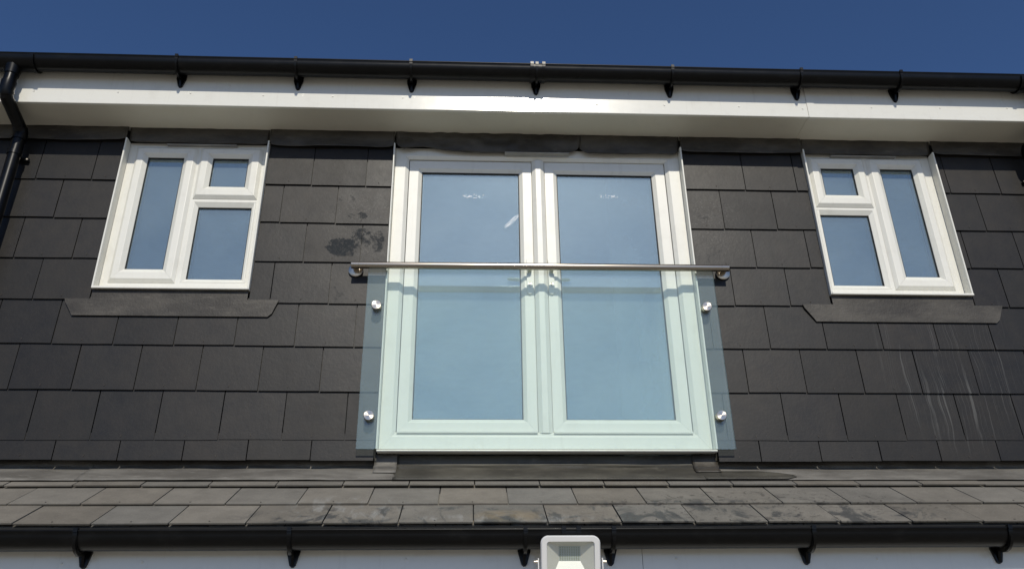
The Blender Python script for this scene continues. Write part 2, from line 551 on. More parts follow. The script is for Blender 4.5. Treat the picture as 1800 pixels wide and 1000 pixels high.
# ---- upper wall: felted backing with its openings, hung with slates
bm = bmesh.new()
WY0, WY1 = 0.078, 0.30
xs = [XL]
for a, b, c, d in OPEN:
    xs += [a, b]
xs.append(XR)
for i in range(0, len(xs), 2):
    box(bm, xs[i] + 0.0, xs[i + 1] - 0.0, 0.026, WY1, -0.088, 1.84)
box(bm, XL, XR, 0.072, WY1, -0.36, -0.088)
for a, b, c, d in OPEN:
    if c > 0:
        box(bm, a, b, 0.026, WY1, -0.088, c - 0.004)
    else:
        box(bm, a, b, 0.060, WY1, -0.088, c - 0.004)
    box(bm, a, b, 0.100, WY1, d, 1.84)
wall = finish('upper_wall', bm, BACKING, house)
wall['label'] = 'upper wall hung with overlapping charcoal slates'

# inside: floor, ceiling, back and side walls
bm = bmesh.new()
box(bm, XL, XR, WY1, 7.0, -0.36, -0.10)
box(bm, XL, XR, 6.8, 7.0, -0.10, 2.30)
box(bm, XL, XL + 0.2, WY1, 6.8, -0.10, 2.30)
box(bm, XR - 0.2, XR, WY1, 6.8, -0.10, 2.30)
box(bm, XL, XR, WY1, 7.0, 2.30, 2.40)
box(bm, -1.15, -1.05, WY1, 6.8, -0.10, 2.30)
box(bm, 1.50, 1.60, WY1, 6.8, -0.10, 2.30)
box(bm, XL, XR, 0.05, WY1, 1.842, 2.40)
finish('room', bm, PLASTER, house)

# ground-floor walls
bm = bmesh.new()
box(bm, XL, XR, -0.40, 7.0, GZ, -0.64)
finish('ground_floor_wall', bm, RENDER, house)

# ---- slates
W, PITCHW, TH, GAUGE = 0.3005, 0.305, 0.0065, 0.2465
TILT = math.atan(0.0092 / GAUGE)
def slate_mesh(w, h, rivet=True, seed=0):
    bm = bmesh.new()
    rnd = random.Random(seed)
    k = 3
    j = [rnd.uniform(-0.0007, 0.0007) for _ in range(k + 1)]
    xsl = [-w / 2 + w * i / k for i in range(k + 1)]
    f0 = [bm.verts.new((xsl[i], 0.0, j[i])) for i in range(k + 1)]
    f1 = [bm.verts.new((xsl[i], 0.0, h)) for i in range(k + 1)]
    b0 = [bm.verts.new((xsl[i], TH, j[i] + 0.0012)) for i in range(k + 1)]
    b1 = [bm.verts.new((xsl[i], TH, h)) for i in range(k + 1)]
    for i in range(k):
        bm.faces.new((f0[i], f0[i + 1], f1[i + 1], f1[i]))
        bm.faces.new((b0[i + 1], b0[i], b1[i], b1[i + 1]))
        bm.faces.new((f0[i + 1], f0[i], b0[i], b0[i + 1]))
        bm.faces.new((f1[i], f1[i + 1], b1[i + 1], b1[i]))
    bm.faces.new((f0[0], f1[0], b1[0], b0[0]))
    bm.faces.new((f0[k], b0[k], b1[k], f1[k]))
    if rivet and w > 0.12:
        rx = rnd.uniform(-0.008, 0.008) if w > 0.28 else 0
        n0 = 6
        top = [bm.verts.new((rx + 0.0033 * math.cos(2 * math.pi * i / n0), -0.0012, 0.024 + 0.0033 * math.sin(2 * math.pi * i / n0))) for i in range(n0)]
        bot = [bm.verts.new((rx + 0.0036 * math.cos(2 * math.pi * i / n0), 0.0, 0.024 + 0.0036 * math.sin(2 * math.pi * i / n0))) for i in range(n0)]
        for i in range(n0):
            bm.faces.new((bot[i], bot[(i + 1) % n0], top[(i + 1) % n0], top[i])).material_index = 1
        bm.faces.new(top).material_index = 1
        d = rnd.uniform(-0.5, 0.5)
        p0 = Vector((rx, -0.0012, 0.024)); p1 = p0 + Vector((math.sin(d) * 0.009, -0.0022, -0.009 * math.cos(d)))
        a = bm.verts.new(p0 + Vector((-0.0012, 0, 0))); b = bm.verts.new(p0 + Vector((0.0012, 0, 0))); c = bm.verts.new(p1 + Vector((0.0010, 0, 0))); e = bm.verts.new(p1 + Vector((-0.0010, 0, 0)))
        f_ = bm.verts.new(p0 + Vector((0, 0.001, 0))); g_ = bm.verts.new(p1 + Vector((0, 0.0014, 0)))
        for q in ((a, b, c, e), (b, f_, g_, c), (f_, a, e, g_), (e, c, g_)):
            bm.faces.new(q).material_index = 1
    bmesh.ops.recalc_face_normals(bm, faces=bm.faces)
    me = bpy.data.meshes.new('slate')
    bm.to_mesh(me)
    bm.free()
    return me

_cache = {}
def get_slate(w, h, material, rivet=True):
    key = (round(w, 3), round(h, 2), material.name, rivet, random.randrange(5) if abs(w - W) < 0.004 else 0)
    if key not in _cache:
        me = slate_mesh(w, h, rivet, len(_cache))
        me.materials.append(material)
        me.materials.append(COPPER)
        _cache[key] = me
    return _cache[key]

def put_slate(parent, x0, x1, z, h, material, tilt=TILT, y=0.0, jit=1.0, rivet=True):
    ob = bpy.data.objects.new('slate', get_slate(x1 - x0, h, material, rivet))
    COL.objects.link(ob)
    ob.parent = parent
    ob.location = ((x0 + x1) / 2, y + random.uniform(-0.0008, 0.0004) * jit, z + random.uniform(-0.0016, 0.0016) * jit)
    ob.rotation_euler = (-tilt + random.uniform(-0.0012, 0.0012) * jit, random.uniform(-0.0028, 0.0028) * jit, random.uniform(-0.0020, 0.0020) * jit)
    return ob

XC = [-2.3, -0.8, 1.4, 2.75]
def interp(v, x):
    if x <= XC[0]:
        return v[0]
    for i in range(3):
        if x <= XC[i + 1]:
            t = (x - XC[i]) / (XC[i + 1] - XC[i])
            return v[i] * (1 - t) + v[i + 1] * t
    return v[3]

COURSES = [  # bottom heights at the four stations, joint offset left of the doors, joint offset right
    ((-0.102, -0.104, -0.111, -0.104), -2.131, 1.303),
    ((-0.005, -0.002, -0.004, 0.002), -2.2781, 1.4542),
    ((0.252, 0.246, 0.249, 0.248), -2.4225, 1.2894),
    ((0.497, 0.489, 0.494, 0.495), -2.2669, 1.4394),
    ((0.746, 0.733, 0.745, 0.745), -2.4187, 1.2834),
    ((0.990, 0.979, 0.978, 0.987), -2.5739, 1.435),
    ((1.240, 1.223, 1.220, 1.232), -2.4215, 1.2856),
    ((1.488, 1.470, 1.485, 1.484), -2.5753, 1.442)]
def cut(a, b, z, h):
    """pieces of [a, b] left over by the openings for a slate whose foot is at z; returns (a, b, h)"""
    out = [(a, b, h)]
    for x0, x1, z0, z1 in OPEN:
        new = []
        for p, q, hh in out:
            if q <= x0 or p >= x1:
                new.append((p, q, hh)); continue
            door = z0 < 0
            if not door and z < 0.70:
                new.append((p, q, min(hh, 0.765 - z)))
                continue
            if p < x0 - 0.01:
                new.append((p, x0 - 0.003, hh))
            if q > x1 + 0.01:
                new.append((x1 + 0.003, q, hh))
        out = new
    return out

for ci, (zz, oL, oR) in enumerate(COURSES):
    for side, off in (('L', oL), ('R', oR)):
        if side == 'L':
            lo, hi = XL, 0.2
        else:
            lo, hi = 0.3, XR
        k0 = math.ceil((lo - off) / PITCHW) - 1
        k = k0
        while off + k * PITCHW < hi:
            a, b = off + k * PITCHW, off + (k + 1) * PITCHW
            k += 1
            if side == 'R' and ci in (5, 7):
                if a < off - PITCHW - 0.05:
                    continue
                if a < off - 0.05:
                    a = 1.0                               # a slate-and-a-half beside the doors
            a2, b2 = max(a, XL), min(b, XR)
            if b2 - a2 < 0.02 or a2 >= hi or (side == 'L' and a2 > -0.5) or (side == 'R' and b2 < 1.0):
                continue
            z = interp(zz, (a2 + b2) / 2)
            h = 0.135 if ci == 0 else min(0.50, 1.80 - z)
            for p, q, hh in cut(a2, b2, z, h):
                if q - p > 0.015:
                    put_slate(wall, p + 0.0025, q - 0.0025, z, hh, SLATE)

# ---- lower roof
roof = None
bm = bmesh.new()
ang = math.radians(30.5)
ca, sa = math.cos(ang), math.sin(ang)
nrm = Vector((0, -sa, ca))
def onroof(y):                                            # underside line of the slating
    return -0.5125 + (y + 0.574) * math.tan(ang) - 0.022
prism(bm, [(-0.56, onroof(-0.56)), (0.05, onroof(0.05)), (0.05, -0.62), (-0.52, -0.62)], 'x', XL, XR)
roof = finish('lower_roof', bm, BACKING, house)
roof['label'] = 'shallow lower roof of dusty grey slates with lime smears'
RT = math.pi / 2 - ang                                   # lean of a slate from the vertical
for (ry, rz, off, pit, hh, ti) in ((-0.150, -0.2595, -1.94, 0.304, 0.17, 0.0), (-0.362, -0.390, -2.0962, 0.3037, 0.45, 0.0), (-0.574, -0.5125, -1.9475, 0.3042, 0.45, 0.0), (-0.556, -0.5205, -2.10, 0.3042, 0.20, 0.0)):
    k = math.ceil((XL - off) / pit) - 1
    while off + k * pit < XR:
        a, b = max(off + k * pit, XL), min(off + (k + 1) * pit, XR)
        k += 1
        if b - a < 0.03:
            continue
        put_slate(roof, a + 0.0026, b - 0.0026, rz, hh, ROOFSLATE, tilt=RT + math.radians(2.6), y=ry, jit=1.1, rivet=hh > 0.3)

# ---- upper roof behind the gutter
bm = bmesh.new()
prism(bm, [(-0.255, 2.075), (3.4, 4.15), (3.4, 4.08), (-0.245, 2.055)], 'x', XL, XR)
uroof = finish('upper_roof', bm, ROOFSLATE, house)
for r_ in range(2):
    for k in range(0, 26):
        a = XL + k * 0.304 + (0.152 if r_ else 0)
        if a + 0.3 > XR:
            continue
        ob = put_slate(uroof, a, a + 0.300, 2.083 + r_ * 0.122, 0.42, SLATE, tilt=math.radians(60.3) + math.radians(1.2), y=-0.262 + r_ * 0.2145, rivet=False)

# ---- soffit and fascia
bm = bmesh.new()
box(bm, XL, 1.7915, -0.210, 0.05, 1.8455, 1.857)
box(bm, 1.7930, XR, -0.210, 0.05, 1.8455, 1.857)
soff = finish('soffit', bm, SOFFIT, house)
JX = 1.792
bm = bmesh.new()
prism(bm, [(-0.228, 1.8395), (-0.2265, 1.837), (-0.208, 1.837), (-0.208, 2.05), (-0.228, 2.05)], 'x', XL, JX)
prism(bm, [(-0.2285, 1.8385), (-0.227, 1.836), (-0.208, 1.836), (-0.208, 2.05), (-0.2285, 2.05)], 'x', JX + 0.003, XR)
fas = finish('fascia', bm, FASCIA, house)
bm = bmesh.new()
prism(bm, [(-0.2315, 1.8355), (-0.230, 1.8335), (-0.206, 1.8335), (-0.206, 1.8355), (-0.2287, 1.838), (-0.2287, 2.04), (-0.2315, 2.04)], 'x', JX + 0.0008, JX + 0.044)
finish('fascia_joint_cover', bm, FASCIA, fas)
NAILS = [(-2.58, 1.914), (-2.122, 1.918), (-1.725, 1.921), (-1.321, 1.915), (-0.934, 1.917), (-0.54, 1.918), (-0.124, 1.917), (0.566, 1.897), (0.957, 1.903), (1.392, 1.903), (1.765, 1.896), (2.176, 1.915), (2.585, 1.921), (2.991, 1.93),
         (-2.35, 1.978), (-1.52, 1.980), (-0.73, 1.978), (0.35, 1.975), (0.76, 1.977), (2.17, 1.985), (2.55, 1.982), (2.98, 1.984)]
bm = bmesh.new()
tube(bm, [(0, 0.0, 0), (0, -0.0035, 0)], [0.0058, 0.0045], 10)
nail0 = finish('nail', bm, UPVC, fas, smooth=True)
for i, (x, z) in enumerate(NAILS):
    nb = nail0 if i == 0 else nail0.copy()
    if i:
        COL.objects.link(nb)
    nb.parent = fas
    nb.location = (x, -0.2275, z)

# lower fascia and its soffit
bm = bmesh.new()
box(bm, XL, 0.56, -0.557, -0.537, -0.78, -0.555)
box(bm, 0.562, XR, -0.557, -0.537, -0.78, -0.555)
lf = finish('lower_fascia', bm, FASCIA, house)
lf['label'] = 'white fascia board under the lower gutter'
for i, (x, z) in enumerate([(-0.39, -0.655), (-1.42, -0.658), (1.53, -0.660), (-1.73, -0.663), (1.21, -0.668), (0.70, -0.655)]):
    nb = nail0.copy()
    COL.objects.link(nb)
    nb.parent = lf
    nb.location = (x, -0.5565, z)
bm = bmesh.new()
box(bm, XL, XR, -0.537, -0.39, -0.775, -0.765)
finish('lower_soffit', bm, SOFFIT, house)

# ---- lead flashings under the soffit
def lead_strip(name, x0, x1, top, bot, ytop, ybot, seed, material, amp=0.006, wave=0.006, curl=0.02, nz=12, sag=None):
    bm = bmesh.new()
    nx = max(10, int((x1 - x0) / 0.018))
    grid = []
    for i in range(nx + 1):
        t = i / nx
        x = x0 + (x1 - x0) * t
        col = []
        b = bot + wave * noise.noise(Vector((x * 3.1, seed * 7.3, 0.0))) - (sag(x) if sag else 0.0)
        e = min(t, 1 - t) * (x1 - x0)
        up = curl * max(0, 1 - e / 0.06) ** 2
        b += up
        tp = top
        for k in range(nz + 1):
            s = k / nz
            z = tp + (b - tp) * s
            y = ytop + (ybot - ytop) * s
            y += amp * s * noise.noise(Vector((x * 5.0, z * 9.0, seed * 3.7))) * 1.6
            y += amp * 0.5 * noise.noise(Vector((x * 17.0, z * 22.0, seed)))
            col.append(bm.verts.new((x, y, z)))
        grid.append(col)
    for i in range(nx):
        for k in range(nz):
            bm.faces.new((grid[i][k], grid[i][k + 1], grid[i + 1][k + 1], grid[i + 1][k]))
    ob = finish(name, bm, material, house, smooth=True)
    md = ob.modifiers.new('thick', 'SOLIDIFY')
    md.thickness = 0.0022
    md.offset = 1
    return ob

TOPZ = 1.850
segs = [(XL, -2.122, 1.748, -0.006, -0.011, 1), (-1.318, -0.594, 1.732, -0.006, -0.012, 3), (1.083, 1.818, 1.733, -0.006, -0.012, 5), (2.612, XR, 1.745, -0.006, -0.011, 7)]
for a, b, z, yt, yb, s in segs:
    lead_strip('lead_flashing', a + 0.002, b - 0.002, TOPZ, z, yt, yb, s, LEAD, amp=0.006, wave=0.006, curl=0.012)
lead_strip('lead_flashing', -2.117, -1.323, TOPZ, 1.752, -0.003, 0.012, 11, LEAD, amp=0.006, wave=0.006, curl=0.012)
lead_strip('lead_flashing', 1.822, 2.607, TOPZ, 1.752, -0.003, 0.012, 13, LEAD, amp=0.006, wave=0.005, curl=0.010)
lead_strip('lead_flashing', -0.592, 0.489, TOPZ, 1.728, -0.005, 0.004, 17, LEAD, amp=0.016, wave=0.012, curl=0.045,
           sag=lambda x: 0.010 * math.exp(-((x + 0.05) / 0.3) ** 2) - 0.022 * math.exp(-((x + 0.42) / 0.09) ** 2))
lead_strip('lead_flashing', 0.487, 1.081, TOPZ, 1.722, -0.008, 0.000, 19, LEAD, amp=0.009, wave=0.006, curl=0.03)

# ---- lead under the windows
def apron(x0, x1, x0b, x1b, ztop, zmid, zb, wx0, wx1, label, seed):
    bm = bmesh.new()
    outline = [(wx0 + 0.004, ztop), (wx0 + 0.004, zmid), (x0, zmid), (x0 + 0.006, zmid - 0.02), (x0b - 0.012, zb + 0.02), (x0b, zb), (x1b, zb - 0.001), (x1b + 0.020, zb + 0.018), (x1 - 0.010, zmid - 0.022), (x1, zmid), (wx1 - 0.004, zmid), (wx1 - 0.004, ztop)]
    A = [bm.verts.new((x, -0.0045, z)) for x, z in outline]
    B = [bm.verts.new((x, -0.0015, z)) for x, z in outline]
    k = len(outline)
    for i in range(k):
        bm.faces.new((A[i], A[(i + 1) % k], B[(i + 1) % k], B[i]))
    bm.faces.new(A)
    bm.faces.new(B[::-1])
    ob = finish('lead_apron', bm, LEAD, house)
    ob['label'] = label
    return ob
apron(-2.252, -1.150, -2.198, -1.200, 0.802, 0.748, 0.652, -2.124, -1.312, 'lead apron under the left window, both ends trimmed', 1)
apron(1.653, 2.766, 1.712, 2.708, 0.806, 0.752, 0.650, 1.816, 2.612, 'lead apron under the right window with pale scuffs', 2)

# ---- abutment flashing where the lower roof meets the wall
def roofz(y, lift=0.0):
    return -0.2595 + (y + 0.150) * math.tan(ang) + lift
def abutment(x0, x1, material, seed, profile, label=None, amp=0.003, endcurve=None):
    bm = bmesh.new()
    nx = max(6, int((x1 - x0) / 0.025))
    grid = []
    for i in range(nx + 1):
        x = x0 + (x1 - x0) * i / nx
        col = []
        for j, (y, z) in enumerate(profile):
            q = 1.0 if 0 < j else 0.5
            dy = amp * q * noise.noise(Vector((x * 4.0, j * 1.3, seed * 5.1)))
            dz = amp * q * noise.noise(Vector((x * 6.0, j * 2.1 + 9, seed * 2.3)))
            xx = x
            if endcurve and i == nx:
                xx = x - endcurve * (j / (len(profile) - 1)) ** 2 * 0 - endcurve * abs(j / (len(profile) - 1) * 2 - 1) ** 2 * 0.5
            col.append(bm.verts.new((xx, y + dy, z + dz)))
        grid.append(col)
    for i in range(nx):
        for j in range(len(profile) - 1):
            bm.faces.new((grid[i][j], grid[i][j + 1], grid[i + 1][j + 1], grid[i + 1][j]))
    ob = finish('roof_flashing', bm, material, house, smooth=True)
    md = ob.modifiers.new('thick', 'SOLIDIFY')
    md.thickness = 0.002
    md.offset = 1
    if label:
        ob['label'] = label
    return ob
L0 = 0.0045
pw = [(-0.100, roofz(-0.100, 0.006)), (-0.085, roofz(-0.085, 0.008)), (-0.06, roofz(-0.06, 0.009)), (-0.03, roofz(-0.03, 0.009)), (0.01, roofz(0.01, 0.009)), (0.040, roofz(0.040, 0.009)), (0.060, roofz(0.060, 0.011)), (0.066, -0.115), (0.066, -0.085)]
abutment(XL, -1.92, LEADLIGHT, 1, pw, amp=0.005)
abutment(-1.96, -0.496, LEADLIGHT, 2, [(a, b + 0.0025) for a, b in pw], amp=0.005)
abutment(1.08, XR, LEADLIGHT, 4, pw, amp=0.005)
pd = [(-0.104, roofz(-0.104, 0.010)), (-0.085, roofz(-0.085, 0.012)), (-0.06, roofz(-0.06, 0.013)), (-0.03, roofz(-0.03, 0.014)), (0.005, roofz(0.005, 0.016)), (0.022, -0.137), (0.019, -0.126), (0.031, -0.119), (0.036, -0.100), (0.038, -0.070)]
abutment(-0.502, 1.083, LEADDARK, 6, pd, 'dark lead apron below the doors with a creased ridge', amp=0.004)
pe = [(-0.03, roofz(-0.03, 0.017)), (0.000, roofz(0.0, 0.019)), (0.013, -0.145), (0.011, -0.134), (0.021, -0.122), (0.027, -0.100), (0.030, -0.070)]
abutment(-0.604, -0.494, LEADLIGHT, 8, [(a - 0.002, b + 0.001) for a, b in pe], 'small folded lead corner left of the door apron', amp=0.003)
abutment(0.962, 1.088, LEAD, 9, [(a - 0.004, b + 0.002) for a, b in pe], 'small folded lead corner right of the door apron', amp=0.003)
# darker lapped patch with a rounded end, right of the doors
bm = bmesh.new()
yy = [-0.107, -0.082, -0.055, -0.028, 0.000]
cols = []
for i in range(19):
    t = i / 18
    row = []
    for j, y in enumerate(yy):
        s = j / 4
        xr = 1.445 - 0.11 * abs(2 * (s - 0.35)) ** 1.6
        xl = 0.985 + 0.0 * s
        x = xl + (xr - xl) * t
        row.append(bm.verts.new((x, y + 0.002 * noise.noise(Vector((x * 8, y * 9, 3))), roofz(y, 0.0135 + 0.002 * noise.noise(Vector((x * 9, y * 20, 8)))))))
    cols.append(row)
for i in range(18):
    for j in range(4):
        bm.faces.new((cols[i][j], cols[i][j + 1], cols[i + 1][j + 1], cols[i + 1][j]))
ob = finish('lead_patch', bm, LEADDARK, house, smooth=True)
md = ob.modifiers.new('thick', 'SOLIDIFY'); md.thickness = 0.002; md.offset = 1
ob['label'] = 'dark lead patch with a rounded right end, right of the doors'

# ------------------------------------------------------------------ windows
YF, YS = 0.041, 0.024
SASH = [(0.0, YF + 0.004), (0.0, 0.0385), (0.22, YS + 0.0006), (0.25, YS), (0.66, YS), (0.69, YS + 0.0008), (0.98, 0.042), (1.0, 0.0445), (1.0, 0.060)]
BEAD = [(0.0, YF - 0.0005), (0.06, YF - 0.0015), (0.12, YF - 0.0012), (0.95, 0.0535), (1.0, 0.055), (1.0, 0.064)]
def glazing(parent, x0, x1, z0, z1, pm, y=0.053):
    """outer pane, black gasket lip, spacer and inner pane"""
    bm = bmesh.new()
    box(bm, x0 - 0.002, x1 + 0.002, y, y + 0.004, z0 - 0.002, z1 + 0.002)
    finish('pane', bm, pm, parent)
    # rubber lip lining the rebate between the bead and the glass
    ring('gasket', (x0 - 0.001, x1 + 0.001, z0 - 0.001, z1 + 0.001), (x0 + 0.0042, x1 - 0.0042, z0 + 0.0016, z1 - 0.0050), [(0, y - 0.0085), (0.6, y - 0.0085), (1, y - 0.006), (1, y - 0.0045)], GASKET, parent, 0)
    ring('spacer', (x0 - 0.004, x1 + 0.004, z0 - 0.004, z1 + 0.004), (x0 + 0.0100, x1 - 0.0100, z0 + 0.0060, z1 - 0.0100), [(0, y + 0.0055), (1, y + 0.0055), (1, y + 0.020)], SPACER, parent, 0)
    bm = bmesh.new()
    box(bm, x0 - 0.004, x1 + 0.004, y + 0.0255, y + 0.0295, z0 - 0.004, z1 + 0.004)
    finish('inner_pane', bm, PANEIN, parent)

def trim(parent, x0, x1, z0, z1):
    bm = bmesh.new()
    prism(bm, [(x0, -0.0175), (x0 + 0.002, -0.020), (x1 - 0.002, -0.020), (x1, -0.0175), (x1, 0.076), (x0, 0.076)], 'z', z0, z1)
    finish('reveal_trim', bm, UPVC, parent)

def sill(parent, x0, x1, z, h=0.013, y0=-0.026):
    bm = bmesh.new()
    prism(bm, [(y0, z - 0.001), (y0 - 0.0015, z + 0.002), (y0, z + h - 0.003), (y0 + 0.006, z + h), (YF - 0.001, z + h + 0.006), (YF - 0.001, z + 0.004), (y0 + 0.006, z + 0.002), (y0 + 0.006, z - 0.001)], 'x', x0, x1)
    finish('sill', bm, UPVC, parent)

def window(mirror, label):
    w = empty_part('window', house, label)
    if not mirror:
        X0, X1 = -2.124, -1.312
        fr = (-2.114, -1.322, 0.815, 1.765)
        tall, tallg = (-2.0725, -1.7230, 0.8625, 1.7355), (-2.0015, -1.7990, 0.9465, 1.6690)
        fan, fang = (-1.7085, -1.3530, 1.3925, 1.7355), (-1.6340, -1.4315, 1.4775, 1.6695)
        fix, fixg = (-1.6985, -1.3530, 0.868, 1.3770), (-1.6735, -1.3780, 0.8940, 1.3460)
        mul = (-1.7210, -1.7100)
        tz = 0.800
        vent = (-1.903, -1.505)
    else:
        X0, X1 = 1.816, 2.612
        fr = (1.826, 2.602, 0.820, 1.768)
        tall, tallg = (2.2130, 2.5560, 0.8640, 1.7410), (2.2925, 2.4870, 0.9480, 1.6715)
        fan, fang = (1.8575, 2.1985, 1.3965, 1.7410), (1.9310, 2.1275, 1.4840, 1.6700)
        fix, fixg = (1.8530, 2.1940, 0.870, 1.3840), (1.8760, 2.1640, 0.8955, 1.3530)
        mul = (2.2000, 2.2115)
        tz = 0.805
        vent = (1.998, 2.395)
    # frame face with openings: outer ring plus mullion and transom, butted
    bm = bmesh.new()
    x0, x1, z0, z1 = fr
    cx0, cx1 = min(tall[1], tall[0]), 0
    # left/right stiles
    a_out, a_in = x0, (tall[0] + 0.012 if not mirror else fan[0] + 0.012)
    b_in, b_out = (fan[1] - 0.012 if not mirror else tall[1] - 0.012), x1
    m0, m1 = (mul[0] - 0.014, mul[1] + 0.014)
    box(bm, a_out, a_in, YF, 0.100, z0, z1)
    box(bm, b_in, b_out, YF, 0.100, z0, z1)
    box(bm, a_in, b_in, YF, 0.100, z0, tall[2] + 0.008)
    box(bm, a_in, b_in, YF, 0.100, tall[3] - 0.012, z1)
    box(bm, m0, m1, YF, 0.100, tall[2] + 0.008, tall[3] - 0.012)
    if not mirror:
        box(bm, m1, b_in, YF, 0.100, fix[3] - 0.0005, fan[2] + 0.012)
    else:
        box(bm, a_in, m0, YF, 0.100, fix[3] - 0.0005, fan[2] + 0.012)
    finish('frame', bm, UPVC, w)
    ring('sash', tall, tallg, SASH, UPVC, w)
    glazing(w, *tallg, PANEW)
    ring('sash', fan, fang, SASH, UPVC, w)
    glazing(w, *fang, PANEW)
    ring('glazing_bead', fix, fixg, BEAD, UPVC, w)
    glazing(w, *fixg, PANEW, y=0.064)
    trim(w, X0 - 0.001, X0 + 0.0085, tz + 0.003, 1.762)
    trim(w, X1 - 0.0085, X1 + 0.001, tz + 0.003, 1.757)
    sill(w, X0 + 0.006, X1 - 0.003, tz, 0.014)
    bm = bmesh.new()
    box(bm, vent[0], vent[1], 0.014, YF, 1.7445, 1.7475)
    finish('trickle_vent', bm, VENTGREY, w)
    return w
window(False, 'left white window: tall casement beside a small fanlight over a fixed pane')
window(True, 'right white window: small fanlight over a fixed pane beside a tall casement')

# ------------------------------------------------------------------ French doors
door = empty_part('french_door', house, 'white glazed double doors between the two windows')
Z0D = -0.062
S1, G1 = (-0.5070, 0.2020, 0.0520, 1.6855), (-0.4333, 0.1300, 0.1245, 1.6140)
S2, G2 = (0.2790, 0.9890, 0.0500, 1.6880), (0.3515, 0.9130, 0.1240, 1.6135)
bm = bmesh.new()
FRX0, FRX1 = -0.589, 1.0775
DF = 0.036
ring('frame', (FRX0, FRX1, -0.050, 1.760), (-0.5105, 0.9925, 0.0500, 1.6905),
     [(0, DF + 0.008), (0, DF + 0.0015), (0.03, DF), (0.74, DF), (0.77, DF + 0.0006), (1.0, DF + 0.0135), (1.0, 0.10)], UPVC, door)
DS = [(0.0, 0.064), (0.0, 0.0565), (0.02, 0.0550), (0.70, 0.0550), (0.73, 0.0556), (0.97, 0.0690), (1.0, 0.0715), (1.0, 0.088)]
for S, G in ((S1, G1), (S2, G2)):
    ring('sash', S, G, DS, UPVC, door)
    glazing(door, *G, PANE, y=0.078)
# meeting post
bm = bmesh.new()
prism(bm, [(0.2050, 0.066), (0.2050, 0.0510), (0.2065, 0.0495), (0.2245, 0.0365), (0.2265, 0.0355), (0.2545, 0.0355), (0.2565, 0.0365), (0.2745, 0.0495), (0.2760, 0.0510), (0.2760, 0.066)], 'z', 0.0460, 1.6900)
box(bm, 0.198, 0.283, 0.066, 0.100, 0.045, 1.695)
finish('meeting_post', bm, UPVC, door)
# little drip bar along each sash foot
for S in (S1, S2):
    bm = bmesh.new()
    prism(bm, [(0.031, S[2] - 0.009), (0.030, S[2] - 0.002), (0.033, S[2] + 0.0015), (0.0545, S[2] + 0.006), (0.0545, S[2] - 0.008)], 'x', S[0] + 0.003, S[1] - 0.003)
    finish('drip_bar', bm, UPVC, door)
trim(door, -0.598, -0.5905, -0.052, 1.756)
trim(door, 1.0780, 1.0870, -0.052, 1.762)
sill(door, -0.592, 1.082, -0.0665, 0.013, -0.022)
bm = bmesh.new()
box(bm, 0.046, 0.423, -0.008, 0.030, 1.7130, 1.7155)
finish('trickle_vent', bm, VENTGREY, door)

def handle(cx, sgn):
    h = empty_part('door_handle', door)
    # backplate with round ends
    bm = bmesh.new()
    w = 0.0155
    pts = []
    zt, zb = 1.052, 0.822
    for i in range(9):
        t = math.pi * i / 8
        pts.append((cx + w * math.cos(t), zt - w + w * math.sin(t)))
    for i in range(9):
        t = math.pi + math.pi * i / 8
        pts.append((cx + w * math.cos(t), zb + w + w * math.sin(t)))
    prism(bm, pts, 'y', 0.0548, 0.0430)
    # lever: neck and grip
    zl = 0.966
    tube(bm, [(cx, 0.0430, zl), (cx, 0.004, zl)], [0.0125, 0.010], 14)
    tube(bm, [(cx - sgn * 0.004, 0.006, zl), (cx + sgn * 0.02, -0.001, zl), (cx + sgn * 0.06, -0.002, zl), (cx + sgn * 0.105, 0.002, zl), (cx + sgn * 0.116, 0.007, zl)], [0.0095, 0.0105, 0.0095, 0.009, 0.005], 12)
    ob = finish('backplate', bm, UPVC, door, smooth=True)
    ob.name = 'handle'
    # euro cylinder
    bm = bmesh.new()
    tube(bm, [(cx, 0.0428, 0.882), (cx, 0.0385, 0.882)], 0.0088, 16)
    box(bm, cx - 0.0046, cx + 0.0046, 0.0390, 0.0428, 0.862, 0.877)
    ky = finish('lock_cylinder', bm, STEELY, door, smooth=True)
    bm = bmesh.new()
    box(bm, cx - 0.0014, cx + 0.0014, 0.0378, 0.0384, 0.876, 0.887)
    finish('keyhole', bm, GASKET, door)
    bpy.data.objects.remove(h)
handle(0.1780, -1)
handle(0.2970, 1)

# ------------------------------------------------------------------ net curtains inside
def curtain(x0, x1, z0, z1, y, seed, label, amp=0.018):
    bm = bmesh.new()
    nx = int((x1 - x0) / 0.02)
    cols = []
    for i in range(nx + 1):
        x = x0 + (x1 - x0) * i / nx
        row = []
        for j in range(7):
            z = z0 + (z1 - z0) * j / 6
            yy_ = y + amp * math.sin(x * 34 + 2.2 * noise.noise(Vector((x * 2, z * 0.6, seed)))) * (0.6 + 0.4 * noise.noise(Vector((x * 3, 0, seed))))
            row.append(bm.verts.new((x, yy_, z)))
        cols.append(row)
    for i in range(nx):
        for j in range(6):
            bm.faces.new((cols[i][j], cols[i + 1][j], cols[i + 1][j + 1], cols[i][j + 1]))
    ob = finish('net_curtain', bm, CURTAIN, None, smooth=True)
    ob['label'] = label
    ob['category'] = 'curtain'
    return ob
curtain(0.70, 1.06, 0.0, 1.95, 0.42, 2, 'pale net curtain drawn to the right behind the right glass door')

